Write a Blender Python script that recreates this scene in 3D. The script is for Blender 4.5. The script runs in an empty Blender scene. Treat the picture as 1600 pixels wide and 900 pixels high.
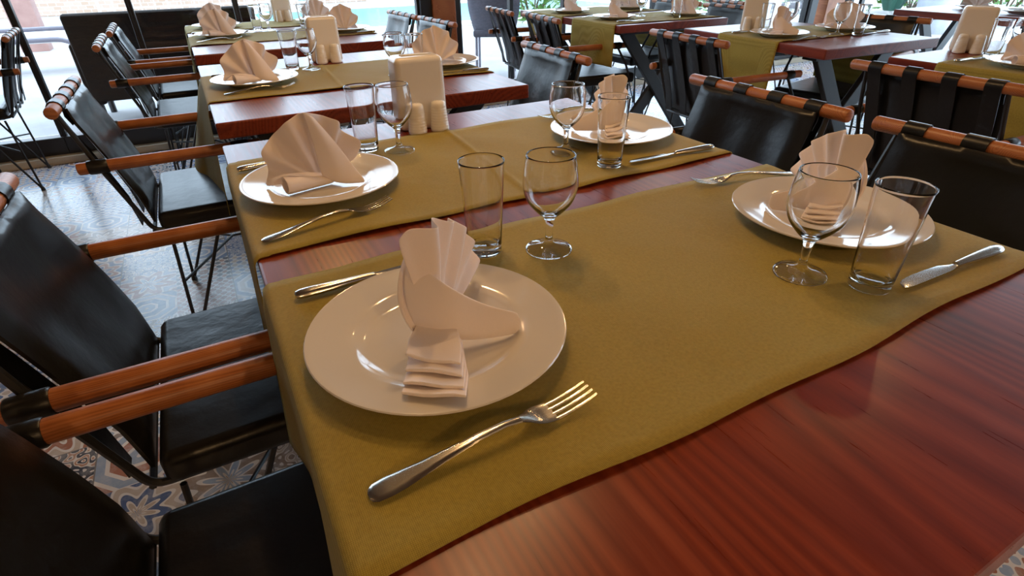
import bpy, bmesh, math, random
from mathutils import Vector, Matrix
random.seed(7)
scene = bpy.context.scene
COL = scene.collection
PI = math.pi
R = math.radians

# ------------------------------------------------------------------ camera, light, exposure
cam_d = bpy.data.cameras.new('camera'); cam = bpy.data.objects.new('camera', cam_d); COL.objects.link(cam)
cam_d.sensor_fit = 'HORIZONTAL'; cam_d.sensor_width = 36; cam_d.lens = 36 * 858.46 / 1600
cam_d.clip_start = .02; cam_d.clip_end = 200
YAW, PITCH, ROLL = R(-28.062), R(-31.277), R(-.862)
f_ = Vector((-math.sin(YAW) * math.cos(PITCH), math.cos(YAW) * math.cos(PITCH), math.sin(PITCH)))
r_ = Vector((math.cos(YAW), math.sin(YAW), 0)); u_ = r_.cross(f_)
r2 = r_ * math.cos(ROLL) + u_ * math.sin(ROLL); u2 = -r_ * math.sin(ROLL) + u_ * math.cos(ROLL)
m = Matrix((r2, u2, -f_)).transposed().to_4x4(); m.translation = Vector((-.0055, -.3497, 1.1064))
cam.matrix_world = m
scene.camera = cam

vs = scene.view_settings
vs.view_transform = 'Standard'; vs.look = 'None'; vs.gamma = 1; vs.use_curve_mapping = False
vs.exposure = 0.0
scene.cycles.max_bounces = 10; scene.cycles.transparent_max_bounces = 16; scene.cycles.transmission_bounces = 10
scene.cycles.sample_clamp_indirect = 6; scene.cycles.use_denoising = True

w = bpy.data.worlds.new('sky'); scene.world = w; w.use_nodes = True
bg = w.node_tree.nodes['Background']; bg.inputs[0].default_value = (.66, .82, 1, 1); bg.inputs[1].default_value = 5.4

sd = bpy.data.lights.new('sun', 'SUN'); sd.energy = 2.0; sd.angle = R(3); sd.color = (1, .96, .9)
so = bpy.data.objects.new('sun', sd); COL.objects.link(so); so.rotation_euler = (R(38), R(8), 0)   # comes from behind the building

def lamp(x, y, z, e, col=(1, .60, .27), rad=.03, cone=155):     # warm downlights of the room
    d = bpy.data.lights.new('downlight', 'SPOT'); d.energy = e; d.color = col; d.shadow_soft_size = rad
    d.spot_size = R(cone); d.spot_blend = .35
    o = bpy.data.objects.new('downlight', d); COL.objects.link(o); o.location = (x, y, z)
LAMPS = [(.32, .55, 2.05, 9), (.66, .85, 2.05, 14), (.45, 1.35, 2.2, 20), (.45, 2.7, 2.2, 15), (2.7, .9, 2.2, 9), (2.7, 2.5, 2.2, 6),
         (-1.2, -3.6, 2.4, 85), (.7, -3.6, 2.4, 120), (2.8, -3.6, 2.4, 85),
         (-1.5, .6, 2.4, 4), (-1.6, -1.4, 2.4, 4), (2.0, -1.0, 2.4, 4), (2.2, -2.3, 2.4, 5), (.2, -1.7, 2.4, 4), (1.6, 2.0, 2.4, 4)]
for a in LAMPS: lamp(*a)

# ------------------------------------------------------------------ materials
def mat(name, col=(.5, .5, .5), rough=.5, metal=0.0, spec=.5, **kw):
    mt = bpy.data.materials.new(name); mt.use_nodes = True
    b = mt.node_tree.nodes['Principled BSDF']
    b.inputs['Base Color'].default_value = (*col, 1); b.inputs['Roughness'].default_value = rough
    b.inputs['Metallic'].default_value = metal; b.inputs['Specular IOR Level'].default_value = spec
    for k, v in kw.items(): b.inputs[k.replace('_', ' ')].default_value = v
    return mt
def N(mt, t, **kw):
    n = mt.node_tree.nodes.new(t)
    for k, v in kw.items():
        if k in n.inputs and not hasattr(n, k): n.inputs[k].default_value = v
        else: setattr(n, k, v)
    return n
def L(mt, a, b): mt.node_tree.links.new(a, b)
def bsdf(mt): return mt.node_tree.nodes['Principled BSDF']
def ramp(mt, src, stops, interp='LINEAR'):
    n = N(mt, 'ShaderNodeValToRGB'); n.color_ramp.interpolation = interp
    e = n.color_ramp.elements
    while len(e) > 1: e.remove(e[-1])
    e[0].position = stops[0][0]; e[0].color = (*stops[0][1], 1)
    for p_, c in stops[1:]:
        k = e.new(p_); k.color = (*c, 1)
    L(mt, src, n.inputs[0]); return n
def coords(mt, scale=(1, 1, 1), kind='Object'):
    t = N(mt, 'ShaderNodeTexCoord'); mp = N(mt, 'ShaderNodeMapping'); mp.inputs['Scale'].default_value = scale
    L(mt, t.outputs[kind], mp.inputs[0]); return mp.outputs[0]
def bump(mt, h, strength=.2, dist=.002, prev=None):
    n = N(mt, 'ShaderNodeBump'); n.inputs['Strength'].default_value = strength; n.inputs['Distance'].default_value = dist
    L(mt, h, n.inputs['Height'])
    if prev is not None: L(mt, prev.outputs[0], n.inputs['Normal'])
    L(mt, n.outputs[0], bsdf(mt).inputs['Normal']); return n
def math_n(mt, op, a, b=None, c=None):
    n = N(mt, 'ShaderNodeMath', operation=op)
    for i, v in enumerate((a, b, c)):
        if v is None: continue
        if isinstance(v, (int, float)): n.inputs[i].default_value = v
        else: L(mt, v, n.inputs[i])
    return n.outputs[0]

# stained pine, grain along local y
def pine(name, c0, c1, c2, sc=1.0, rough=.27, axis='y'):
    mt = mat(name, rough=rough, spec=.48)
    s = (1, .05, 1) if axis == 'y' else (.05, 1, 1)
    v = coords(mt, tuple(k * sc for k in s))
    nz = N(mt, 'ShaderNodeTexNoise', Scale=2.6, Detail=1.5, Roughness=.5); L(mt, v, nz.inputs['Vector'])
    fr = math_n(mt, 'PINGPONG', math_n(mt, 'MULTIPLY', nz.outputs[0], 150), 1.0)
    fine = N(mt, 'ShaderNodeTexNoise', Scale=170.0, Detail=4.0, Roughness=.6); L(mt, v, fine.inputs['Vector'])
    mid = N(mt, 'ShaderNodeTexNoise', Scale=5.0, Detail=3.0); L(mt, coords(mt, (sc, sc * .25, sc)), mid.inputs['Vector'])
    mx = math_n(mt, 'ADD', math_n(mt, 'MULTIPLY', fr, .24), math_n(mt, 'MULTIPLY', fine.outputs[0], .38))
    mx = math_n(mt, 'ADD', mx, math_n(mt, 'MULTIPLY', mid.outputs[0], .50))
    rp = ramp(mt, mx, [(.36, c0), (.58, c1), (.82, c2)])
    L(mt, rp.outputs[0], bsdf(mt).inputs['Base Color'])
    bump(mt, mx, .035, .0008)
    rr = N(mt, 'ShaderNodeMapRange'); rr.inputs['To Min'].default_value = rough - .04; rr.inputs['To Max'].default_value = rough + .12
    L(mt, fine.outputs[0], rr.inputs[0]); L(mt, rr.outputs[0], bsdf(mt).inputs['Roughness'])
    return mt
M = {}
M['table'] = pine('red_stained_pine', (.11, .012, .004), (.19, .027, .008), (.28, .050, .015), rough=.26)
M['dowel'] = pine('orange_dowel_wood', (.25, .075, .022), (.40, .135, .042), (.50, .20, .075), sc=4, rough=.35, axis='x')
M['post'] = pine('orange_post_wood', (.22, .06, .016), (.36, .11, .03), (.46, .17, .05), sc=2, rough=.4)

def linen(name, c, c2, strength=.4):
    mt = mat(name, rough=.75, spec=.22, Sheen_Weight=.10, Sheen_Roughness=.4)
    v = coords(mt)
    a = N(mt, 'ShaderNodeTexWave', Scale=215.0, bands_direction='X', Distortion=1.0); L(mt, v, a.inputs['Vector'])
    b = N(mt, 'ShaderNodeTexWave', Scale=215.0, bands_direction='Y', Distortion=1.0); L(mt, v, b.inputs['Vector'])
    nz = N(mt, 'ShaderNodeTexNoise', Scale=260.0, Detail=2.0); L(mt, v, nz.inputs['Vector'])
    big = N(mt, 'ShaderNodeTexNoise', Scale=9.0, Detail=3.0); L(mt, v, big.inputs['Vector'])
    t = math_n(mt, 'MULTIPLY', a.outputs['Fac'], b.outputs['Fac'])
    t = math_n(mt, 'ADD', math_n(mt, 'MULTIPLY', t, .6), math_n(mt, 'MULTIPLY', nz.outputs[0], .6))
    rp = ramp(mt, t, [(.15, c2), (.75, c)])
    L(mt, rp.outputs[0], bsdf(mt).inputs['Base Color'])
    p = bump(mt, t, strength, .0012)
    bump(mt, big.outputs[0], .25, .012, p)
    return mt
M['linen'] = linen('olive_linen', (.42, .32, .060), (.26, .195, .032))
def cloth(name, c):
    mt = mat(name, c, rough=.85, spec=.2)
    v = coords(mt)
    nz = N(mt, 'ShaderNodeTexNoise', Scale=420.0, Detail=2.0); L(mt, v, nz.inputs['Vector'])
    b2 = N(mt, 'ShaderNodeTexNoise', Scale=28.0, Detail=2.0); L(mt, v, b2.inputs['Vector'])
    p = bump(mt, nz.outputs[0], .15, .0006); bump(mt, b2.outputs[0], .22, .004, p)
    return mt
M['napkin'] = cloth('white_napkin_cloth', (.86, .77, .75))
M['slot'] = mat('pale_paper', (.62, .60, .55), .8)
M['tag'] = mat('red_care_thread', (.35, .05, .04), .8)
def leather(name, c, rough=.42):
    mt = mat(name, c, rough=rough, spec=.35)
    v = coords(mt)
    vr = N(mt, 'ShaderNodeTexVoronoi', Scale=260.0); L(mt, v, vr.inputs['Vector'])
    b2 = N(mt, 'ShaderNodeTexNoise', Scale=14.0, Detail=3.0); L(mt, v, b2.inputs['Vector'])
    p = bump(mt, vr.outputs[0], .12, .0006); bump(mt, b2.outputs[0], .25, .01, p)
    return mt
M['leather'] = leather('black_leather', (.0075, .0066, .006), .30)
M['strap'] = leather('black_leather_strap', (.008, .0075, .0075), .34)
M['wrap'] = leather('grey_leather_wrap', (.05, .045, .04), .35)
M['iron'] = mat('black_iron', (.012, .012, .014), .4, spec=.5)
M['steelframe'] = mat('charcoal_steel', (.028, .032, .036), .38, spec=.5)
M['china'] = mat('white_china', (.68, .635, .575), .10, spec=.5, Coat_Weight=.25, Coat_Roughness=.03)
M['holder'] = mat('white_holder_ceramic', (.86, .81, .74), .16, spec=.5)
M['steel'] = mat('cutlery_steel', (.66, .62, .56), .2, 1.0)
M['blade'] = mat('blade_steel', (.62, .61, .6), .16, 1.0)
def scratched(mt):
    nz = N(mt, 'ShaderNodeTexNoise', Scale=900.0, Detail=2.0); L(mt, coords(mt), nz.inputs['Vector'])
    bump(mt, nz.outputs[0], .012, .0004)
scratched(M['steel']); scratched(M['blade'])
M['glass'] = mat('clear_glass', (1, 1, 1), 0.0, Transmission_Weight=1.0, IOR=1.47)

def thin_glass(name, tint, f0):
    """thin clear glass: passes light straight on, mirrors a little, more at grazing angles (Schlick)"""
    mt = bpy.data.materials.new(name); mt.use_nodes = True; nt = mt.node_tree; nt.nodes.clear()
    o = nt.nodes.new('ShaderNodeOutputMaterial'); a = nt.nodes.new('ShaderNodeBsdfTransparent'); g = nt.nodes.new('ShaderNodeBsdfGlossy')
    g.inputs['Roughness'].default_value = 0.0; a.inputs[0].default_value = (*tint, 1)
    ge = nt.nodes.new('ShaderNodeNewGeometry'); dt = nt.nodes.new('ShaderNodeVectorMath'); dt.operation = 'DOT_PRODUCT'
    nt.links.new(ge.outputs['Normal'], dt.inputs[0]); nt.links.new(ge.outputs['Incoming'], dt.inputs[1])
    c = math_n(mt, 'ABSOLUTE', dt.outputs['Value']); f = math_n(mt, 'POWER', math_n(mt, 'SUBTRACT', 1.0, c), 5.0)
    f = math_n(mt, 'ADD', math_n(mt, 'MULTIPLY', f, 1 - f0), f0)
    mx = nt.nodes.new('ShaderNodeMixShader'); nt.links.new(f, mx.inputs[0]); nt.links.new(a.outputs[0], mx.inputs[1]); nt.links.new(g.outputs[0], mx.inputs[2])
    nt.links.new(mx.outputs[0], o.inputs[0]); return mt
M['pane'] = thin_glass('window_glass', (.95, .97, .97), .02)
M['thin'] = thin_glass('thin_table_glass', (.96, .965, .96), .13)

def tile_mat():
    mt = mat('patchwork_tile', rough=.2, spec=.5)
    v = coords(mt, (5, 5, 1))
    off = N(mt, 'ShaderNodeVectorMath', operation='ADD'); L(mt, v, off.inputs[0]); off.inputs[1].default_value = (.48, .5, 0)
    fl = N(mt, 'ShaderNodeVectorMath', operation='FLOOR'); L(mt, off.outputs[0], fl.inputs[0])
    fr = N(mt, 'ShaderNodeVectorMath', operation='FRACTION'); L(mt, off.outputs[0], fr.inputs[0])
    sb = N(mt, 'ShaderNodeVectorMath', operation='SUBTRACT'); L(mt, fr.outputs[0], sb.inputs[0]); sb.inputs[1].default_value = (.5, .5, 0)
    ab = N(mt, 'ShaderNodeVectorMath', operation='ABSOLUTE'); L(mt, sb.outputs[0], ab.inputs[0])
    sx = N(mt, 'ShaderNodeSeparateXYZ'); L(mt, ab.outputs[0], sx.inputs[0]); X, Y = sx.outputs[0], sx.outputs[1]
    ss = N(mt, 'ShaderNodeSeparateXYZ'); L(mt, sb.outputs[0], ss.inputs[0])
    wn = N(mt, 'ShaderNodeTexWhiteNoise', noise_dimensions='3D'); L(mt, fl.outputs[0], wn.inputs['Vector'])
    sc = N(mt, 'ShaderNodeSeparateColor'); L(mt, wn.outputs['Color'], sc.inputs[0]); r1, r2_, r3 = sc.outputs
    rad = math_n(mt, 'SQRT', math_n(mt, 'ADD', math_n(mt, 'MULTIPLY', X, X), math_n(mt, 'MULTIPLY', Y, Y)))
    ang = math_n(mt, 'ARCTAN2', ss.outputs[1], ss.outputs[0])
    mxx = math_n(mt, 'MAXIMUM', X, Y); sm = math_n(mt, 'ADD', X, Y)
    octa = math_n(mt, 'MAXIMUM', mxx, math_n(mt, 'MULTIPLY', sm, .707))
    # three pattern families: petals, octagon rings, lattice stars
    pet = math_n(mt, 'SINE', math_n(mt, 'ADD', math_n(mt, 'MULTIPLY', rad, math_n(mt, 'ADD', math_n(mt, 'MULTIPLY', r2_, 10), 12)),
                 math_n(mt, 'MULTIPLY', math_n(mt, 'COSINE', math_n(mt, 'MULTIPLY', ang, 8)), 1.5)))
    oct_ = math_n(mt, 'SINE', math_n(mt, 'MULTIPLY', octa, math_n(mt, 'ADD', math_n(mt, 'MULTIPLY', r2_, 8), 17)))
    lat = math_n(mt, 'MULTIPLY', math_n(mt, 'SINE', math_n(mt, 'MULTIPLY', sm, 19)), math_n(mt, 'COSINE', math_n(mt, 'MULTIPLY', math_n(mt, 'SUBTRACT', X, Y), 16)))
    lat = math_n(mt, 'MULTIPLY', lat, 1.6)
    cur = N(mt, 'ShaderNodeTexNoise', Scale=6.0, Detail=.5); L(mt, ab.outputs[0], cur.inputs['Vector'])
    curl = math_n(mt, 'SINE', math_n(mt, 'MULTIPLY', cur.outputs[0], 26))
    def pick(a, b, fac, t):
        n = N(mt, 'ShaderNodeMix'); L(mt, math_n(mt, 'GREATER_THAN', fac, t), n.inputs[0]); L(mt, a, n.inputs[2]); L(mt, b, n.inputs[3]); return n.outputs[0]
    pat = pick(pick(pick(pet, oct_, r1, .3), lat, r1, .55), curl, r1, .75)
    cells = ramp(mt, r3, [(0, (.11, .19, .38)), (.22, (.36, .14, .08)), (.40, (.07, .12, .28)), (.58, (.26, .20, .16)), (.72, (.04, .05, .08)), (.86, (.15, .23, .40))], 'CONSTANT')
    c2 = ramp(mt, r2_, [(0, (.28, .38, .55)), (.35, (.52, .44, .37)), (.7, (.45, .25, .17))], 'CONSTANT')
    base = N(mt, 'ShaderNodeMix', data_type='RGBA'); L(mt, math_n(mt, 'GREATER_THAN', pat, -.35), base.inputs[0]); L(mt, cells.outputs[0], base.inputs[6]); base.inputs[7].default_value = (.74, .72, .71, 1)
    b2 = N(mt, 'ShaderNodeMix', data_type='RGBA'); L(mt, math_n(mt, 'GREATER_THAN', pat, .55), b2.inputs[0]); L(mt, base.outputs[2], b2.inputs[6]); L(mt, c2.outputs[0], b2.inputs[7])
    worn = N(mt, 'ShaderNodeTexNoise', Scale=22.0, Detail=5.0, Roughness=.7); L(mt, coords(mt), worn.inputs['Vector'])
    b3 = N(mt, 'ShaderNodeMix', data_type='RGBA'); L(mt, ramp(mt, worn.outputs[0], [(.45, (.05, .05, .05)), (.75, (.6, .6, .6))]).outputs[0], b3.inputs[0])
    L(mt, b2.outputs[2], b3.inputs[6]); b3.inputs[7].default_value = (.60, .60, .62, 1)
    # grout every second tile
    g = N(mt, 'ShaderNodeVectorMath', operation='FRACTION'); gs = N(mt, 'ShaderNodeVectorMath', operation='SCALE'); gs.inputs[3].default_value = .5
    L(mt, off.outputs[0], gs.inputs[0]); L(mt, gs.outputs[0], g.inputs[0])
    gx = N(mt, 'ShaderNodeSeparateXYZ'); L(mt, g.outputs[0], gx.inputs[0])
    gm = math_n(mt, 'LESS_THAN', math_n(mt, 'MINIMUM', gx.outputs[0], gx.outputs[1]), .009)
    b4 = N(mt, 'ShaderNodeMix', data_type='RGBA'); L(mt, gm, b4.inputs[0]); L(mt, b3.outputs[2], b4.inputs[6]); b4.inputs[7].default_value = (.22, .22, .23, 1)
    L(mt, b4.outputs[2], bsdf(mt).inputs['Base Color'])
    bump(mt, math_n(mt, 'SUBTRACT', 1.0, gm), .4, .001)
    return mt
M['tile'] = tile_mat()
def speckle(name, c0, c1, sc, rough=.7):
    mt = mat(name, rough=rough); nz = N(mt, 'ShaderNodeTexNoise', Scale=sc, Detail=5.0, Roughness=.6); L(mt, coords(mt), nz.inputs['Vector'])
    L(mt, ramp(mt, nz.outputs[0], [(.3, c0), (.7, c1)]).outputs[0], bsdf(mt).inputs['Base Color']); bump(mt, nz.outputs[0], .15, .004); return mt
M['deck'] = speckle('pale_stone_paving', (.29, .28, .285), (.38, .365, .375), 3)
M['wall'] = speckle('warm_plaster', (.40, .32, .24), (.46, .37, .28), 4, .9)
M['ceil'] = speckle('dark_ceiling_boards', (.10, .06, .035), (.15, .09, .05), 5, .8)
M['cream'] = speckle('cream_kerb_stone', (.50, .42, .30), (.62, .53, .40), 8)
M['frame'] = mat('black_window_frame', (.016, .016, .018), .4)
M['white'] = speckle('white_render', (.72, .70, .66), (.80, .78, .75), 5)
M['lilac'] = mat('grey_painted_steel', (.28, .26, .31), .45)
M['pinkwood'] = speckle('faded_brown_post', (.30, .17, .15), (.38, .23, .2), 6)
M['pool'] = mat('pool_water', (.015, .22, .27), .25, spec=.12)
def brick(name, c0, c1, c2, sc, bw, rh):
    mt = mat(name, rough=.85, spec=.15); b = N(mt, 'ShaderNodeTexBrick', Scale=sc); b.inputs['Color1'].default_value = (*c0, 1); b.inputs['Color2'].default_value = (*c1, 1); b.inputs['Mortar'].default_value = (*c2, 1)
    b.inputs['Brick Width'].default_value = bw; b.inputs['Row Height'].default_value = rh; b.inputs['Mortar Size'].default_value = .02
    t = N(mt, 'ShaderNodeTexCoord'); s = N(mt, 'ShaderNodeSeparateXYZ'); c = N(mt, 'ShaderNodeCombineXYZ'); L(mt, t.outputs['Object'], s.inputs[0])
    L(mt, math_n(mt, 'ADD', s.outputs[0], s.outputs[1]), c.inputs[0]); L(mt, s.outputs[2], c.inputs[1]); L(mt, c.outputs[0], b.inputs['Vector'])
    L(mt, b.outputs[0], bsdf(mt).inputs['Base Color']); bump(mt, b.outputs['Fac'], -.5, .01); return mt
M['stonewall'] = brick('tan_stone_wall', (.40, .29, .22), (.46, .35, .29), (.5, .45, .42), 3, .5, .25)
M['rattan'] = brick('dark_brown_rattan', (.012, .008, .0065), (.020, .013, .010), (.003, .0025, .0025), 30, .9, .3)
M['greyrattan'] = brick('grey_rattan', (.13, .125, .15), (.16, .15, .18), (.06, .06, .07), 40, .9, .3)
M['leaf'] = speckle('green_leaf', (.05, .15, .02), (.14, .30, .05), 6, .5)
M['darkgreen'] = mat('dark_green_canvas', (.015, .075, .05), .7)
M['zinc'] = speckle('zinc_metal', (.34, .37, .42), (.44, .47, .52), 9, .45)
M['stem'] = mat('brown_stem', (.10, .06, .03), .8)

# ------------------------------------------------------------------ mesh helpers
def obj(name, bm, mt, parent=None, smooth=True, angle=35, loc=None):
    me = bpy.data.meshes.new(name); bmesh.ops.recalc_face_normals(bm, faces=bm.faces); bm.to_mesh(me); bm.free()
    me.materials.append(mt if not isinstance(mt, str) else M[mt])
    o = bpy.data.objects.new(name, me); COL.objects.link(o)
    if smooth:
        for p in me.polygons: p.use_smooth = True
        me.set_sharp_from_angle(angle=R(angle))
    if parent is not None: o.parent = parent
    if loc is not None: o.location = loc
    return o
def tag(o, label, cat, group=None, kind=None):
    if label: o['label'] = label
    if cat: o['category'] = cat
    if group: o['group'] = group
    if kind: o['kind'] = kind
    return o
def empty(name, loc=(0, 0, 0), rz=0.0):
    o = bpy.data.objects.new(name, None); COL.objects.link(o); o.location = loc; o.rotation_euler = (0, 0, rz); o.empty_display_size = .05; return o
KIDS = {}
def kids(o): return [c for c in o.children]
def copy_tree(o, parent=None):
    c = o.copy(); COL.objects.link(c)
    if parent is not None: c.parent = parent
    for ch in kids(o): copy_tree(ch, c)
    return c
USED = set()
def place(proto, loc, rz, label, cat, group):
    """first use moves the prototype itself, later ones copy it"""
    if proto.name_full in USED: o = copy_tree(proto)
    else: o = proto; USED.add(proto.name_full)
    o.location = loc; o.rotation_euler = (0, 0, rz); tag(o, label, cat, group); return o
def box(bm, c, s, bev=0.0, seg=2, rot=None):
    r = bmesh.ops.create_cube(bm, size=1); v = r['verts']
    bmesh.ops.scale(bm, vec=Vector(s), verts=v)
    if bev:
        e = list({e for x in v for e in x.link_edges})
        rr = bmesh.ops.bevel(bm, geom=e, offset=bev, segments=seg, affect='EDGES', profile=.5); v = list({x for f in rr['faces'] for x in f.verts} | {x for x in v if x.is_valid})
    if rot is not None: bmesh.ops.rotate(bm, cent=(0, 0, 0), matrix=rot, verts=v)
    bmesh.ops.translate(bm, vec=Vector(c), verts=v); return v
def rounded(pts, rad, k=4):
    out = [Vector(pts[0])]
    for i in range(1, len(pts) - 1):
        a, b, c = Vector(pts[i - 1]), Vector(pts[i]), Vector(pts[i + 1])
        d1 = (a - b); d2 = (c - b); t = min(rad, d1.length * .45, d2.length * .45)
        p, q = b + d1.normalized() * t, b + d2.normalized() * t
        for j in range(k + 1):
            s = j / k; out.append((1 - s) ** 2 * p + 2 * s * (1 - s) * b + s * s * q)
    out.append(Vector(pts[-1])); return out
def tube(bm, pts, r, n=8, caps=True):
    pts = [Vector(p) for p in pts]; rs = r if isinstance(r, (list, tuple)) else [r] * len(pts)
    t0 = (pts[1] - pts[0]).normalized(); up = Vector((0, 0, 1)) if abs(t0.z) < .9 else Vector((1, 0, 0))
    x = t0.cross(up).normalized(); rings = []
    for i, p in enumerate(pts):
        if i == 0: t = t0
        elif i == len(pts) - 1: t = (pts[-1] - pts[-2]).normalized()
        else: t = ((pts[i + 1] - p).normalized() + (p - pts[i - 1]).normalized()).normalized()
        x = (x - t * x.dot(t)).normalized(); y = t.cross(x)
        rings.append([bm.verts.new(p + (x * math.cos(2 * PI * k / n) + y * math.sin(2 * PI * k / n)) * rs[i]) for k in range(n)])
    for a, b in zip(rings, rings[1:]):
        for k in range(n): bm.faces.new((a[k], a[(k + 1) % n], b[(k + 1) % n], b[k]))
    if caps: bm.faces.new(rings[0][::-1]); bm.faces.new(rings[-1])
def dowel(bm, a, b, r, n=14):
    a, b = Vector(a), Vector(b); d = (b - a).normalized(); e = r * .25
    tube(bm, [a, a + d * e * .4, a + d * e * 1.3, b - d * e * 1.3, b - d * e * .4, b], [r * .72, r * .92, r, r, r * .92, r * .72], n)
def lathe(bm, prof, n=40):
    rings = []
    for (r, z) in prof:
        if r < 1e-6: rings.append([bm.verts.new((0, 0, z))])
        else: rings.append([bm.verts.new((r * math.cos(2 * PI * k / n), r * math.sin(2 * PI * k / n), z)) for k in range(n)])
    for a, b in zip(rings, rings[1:]):
        for k in range(n):
            k2 = (k + 1) % n
            if len(a) == 1 and len(b) == 1: continue
            if len(a) == 1: bm.faces.new((a[0], b[k2], b[k]))
            elif len(b) == 1: bm.faces.new((a[k], a[k2], b[0]))
            else: bm.faces.new((a[k], a[k2], b[k2], b[k]))
def smooth_prof(pts, k=4):
    """Catmull-Rom through the points"""
    out = []
    P = [pts[0]] + list(pts) + [pts[-1]]
    for i in range(1, len(P) - 2):
        for j in range(k):
            t = j / k; o = []
            for d in range(2):
                a, b, c, e = P[i - 1][d], P[i][d], P[i + 1][d], P[i + 2][d]
                o.append(.5 * (2 * b + (c - a) * t + (2 * a - 5 * b + 4 * c - e) * t * t + (3 * b - a - 3 * c + e) * t ** 3))
            out.append((max(o[0], 0), o[1]))
    out.append(pts[-1]); return out
def grid(bm, rows):
    V = [[bm.verts.new(p) for p in r] for r in rows]
    for a, b in zip(V, V[1:]):
        for k in range(len(a) - 1): bm.faces.new((a[k], a[k + 1], b[k + 1], b[k]))
    return V
def mod(o, t, **kw):
    md = o.modifiers.new(t.lower(), t)
    for k, v in kw.items(): setattr(md, k, v)
    return md
def solid(o, th, off=0.0): return mod(o, 'SOLIDIFY', thickness=th, offset=off)
def strip_shell(bm, path, y0, y1, th):
    """flat band following a path in x-z, between y0 and y1, thickness th"""
    n = len(path); inner = []; 
    for i in range(n):
        a = Vector(path[max(i - 1, 0)]); b = Vector(path[min(i + 1, n - 1)]); d = (b - a).normalized(); inner.append(Vector((path[i][0] - d[1] * th, path[i][1] + d[0] * th)))
    R1 = [[bm.verts.new((p[0], y, p[1])) for y in (y0, y1)] for p in path]; R2 = [[bm.verts.new((p[0], y, p[1])) for y in (y0, y1)] for p in inner]
    for i in range(n - 1):
        bm.faces.new((R1[i][0], R1[i][1], R1[i + 1][1], R1[i + 1][0])); bm.faces.new((R2[i][0], R2[i + 1][0], R2[i + 1][1], R2[i][1]))
        for s in (0, 1): bm.faces.new((R1[i][s], R1[i + 1][s], R2[i + 1][s], R2[i][s]))
    for i in (0, n - 1): bm.faces.new((R1[i][0], R1[i][1], R2[i][1], R2[i][0]))

# ------------------------------------------------------------------ the setting
WY = 4.12          # the glazed wall
X0, X1, Y0, ZC = -2.9, 7.0, -6.0, 2.75
def struct(name, bm, mt, parent=None, smooth=False):
    o = obj(name, bm, mt, parent, smooth)
    if parent is None: o['kind'] = 'structure'
    return o
b = bmesh.new(); box(b, ((X0 + X1) / 2, (Y0 + WY + .08) / 2, -.06), (X1 - X0, WY + .08 - Y0, .12)); struct('floor', b, 'tile')
b = bmesh.new(); box(b, ((X0 + X1) / 2, (Y0 + WY + .7) / 2, ZC + .06), (X1 - X0 + .4, WY + .9 - Y0, .12)); struct('ceiling', b, 'ceil')
b = bmesh.new(); box(b, (X0 - .06, (Y0 + WY) / 2, ZC / 2), (.12, WY - Y0, ZC)); struct('wall_left', b, 'wall')
b = bmesh.new(); box(b, (X1 + .06, (Y0 - 2.5) / 2, ZC / 2), (.12, -2.5 - Y0, ZC)); struct('wall_right', b, 'wall')
b = bmesh.new(); box(b, ((X0 + X1) / 2, Y0 - .06, ZC / 2), (X1 - X0 + .24, .12, ZC)); struct('wall_front', b, 'wall')
b = bmesh.new(); box(b, ((X0 + X1) / 2, WY - .075, .022), (X1 - X0, .07, .044), .004); struct('baseboard_back', b, 'cream')
b = bmesh.new(); box(b, ((X0 - 1.34) / 2, WY, ZC / 2), (-1.34 - X0, .12, ZC)); struct('wall_back_blocker', b, 'wall')  # unseen solid stretch, added to cut daylight from the far left glazing
b = bmesh.new(); box(b, ((X1 - 1.34) / 2, WY, ZC - .26), (X1 + 1.34, .12, .5)); struct('trim_9', b, 'frame')
bays = [(-1.34, -.86), (-.86, -.27), (-.27, .33), (.33, 1.60), (1.93, 2.40), (2.40, 2.92), (2.92, 3.92), (3.92, 6.15)]
for i, (a, c) in enumerate(bays):
    b = bmesh.new()
    box(b, ((a + c) / 2, WY, .075), (c - a, .09, .15), .006); box(b, ((a + c) / 2, WY, ZC - .56), (c - a, .07, .10), .004)
    jw = .017
    for x in (a + jw / 2, c - jw / 2): box(b, (x, WY, (ZC - .5) / 2), (jw, .05, ZC - .52), .003)
    fr = struct('window_%d' % (i + 1), b, 'frame')
    b = bmesh.new(); box(b, ((a + c) / 2, WY, (ZC - .48) / 2), (c - a - .034, .008, ZC - .80)); obj('pane', b, 'pane', fr, False)
for i, (a, c) in enumerate([(-2.5, -.9), (-.9, .75), (.75, 2.4), (2.4, 4.05)]):
    b = bmesh.new(); x = X1
    box(b, (x, (a + c) / 2, .075), (.09, c - a, .15), .006); box(b, (x, (a + c) / 2, ZC - .06), (.07, c - a, .12), .004)
    for y in (a + .018, c - .018): box(b, (x, y, ZC / 2), (.06, .036, ZC - .2), .003)
    fr = struct('window_%d' % (i + 10), b, 'frame')
    b = bmesh.new(); box(b, (x, (a + c) / 2, (ZC + .06) / 2), (.008, c - a - .07, ZC - .26)); obj('pane', b, 'pane', fr, False)
tn = 1
for (xa, xb) in ((1.60, 1.93), (6.15, 6.9)):
    b = bmesh.new(); box(b, ((xa + xb) / 2 + .02, WY, ZC / 2), (.19 if tn == 1 else .30, .16, ZC), .006); struct('trim_%d' % tn, b, 'post'); tn += 1
    for xx, wd in (((xa + .055), .11), ((xb - .03), .055)):
        b = bmesh.new(); box(b, (xx, WY, ZC / 2), (wd, .12, ZC), .004); struct('trim_%d' % tn, b, 'frame'); tn += 1

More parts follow.
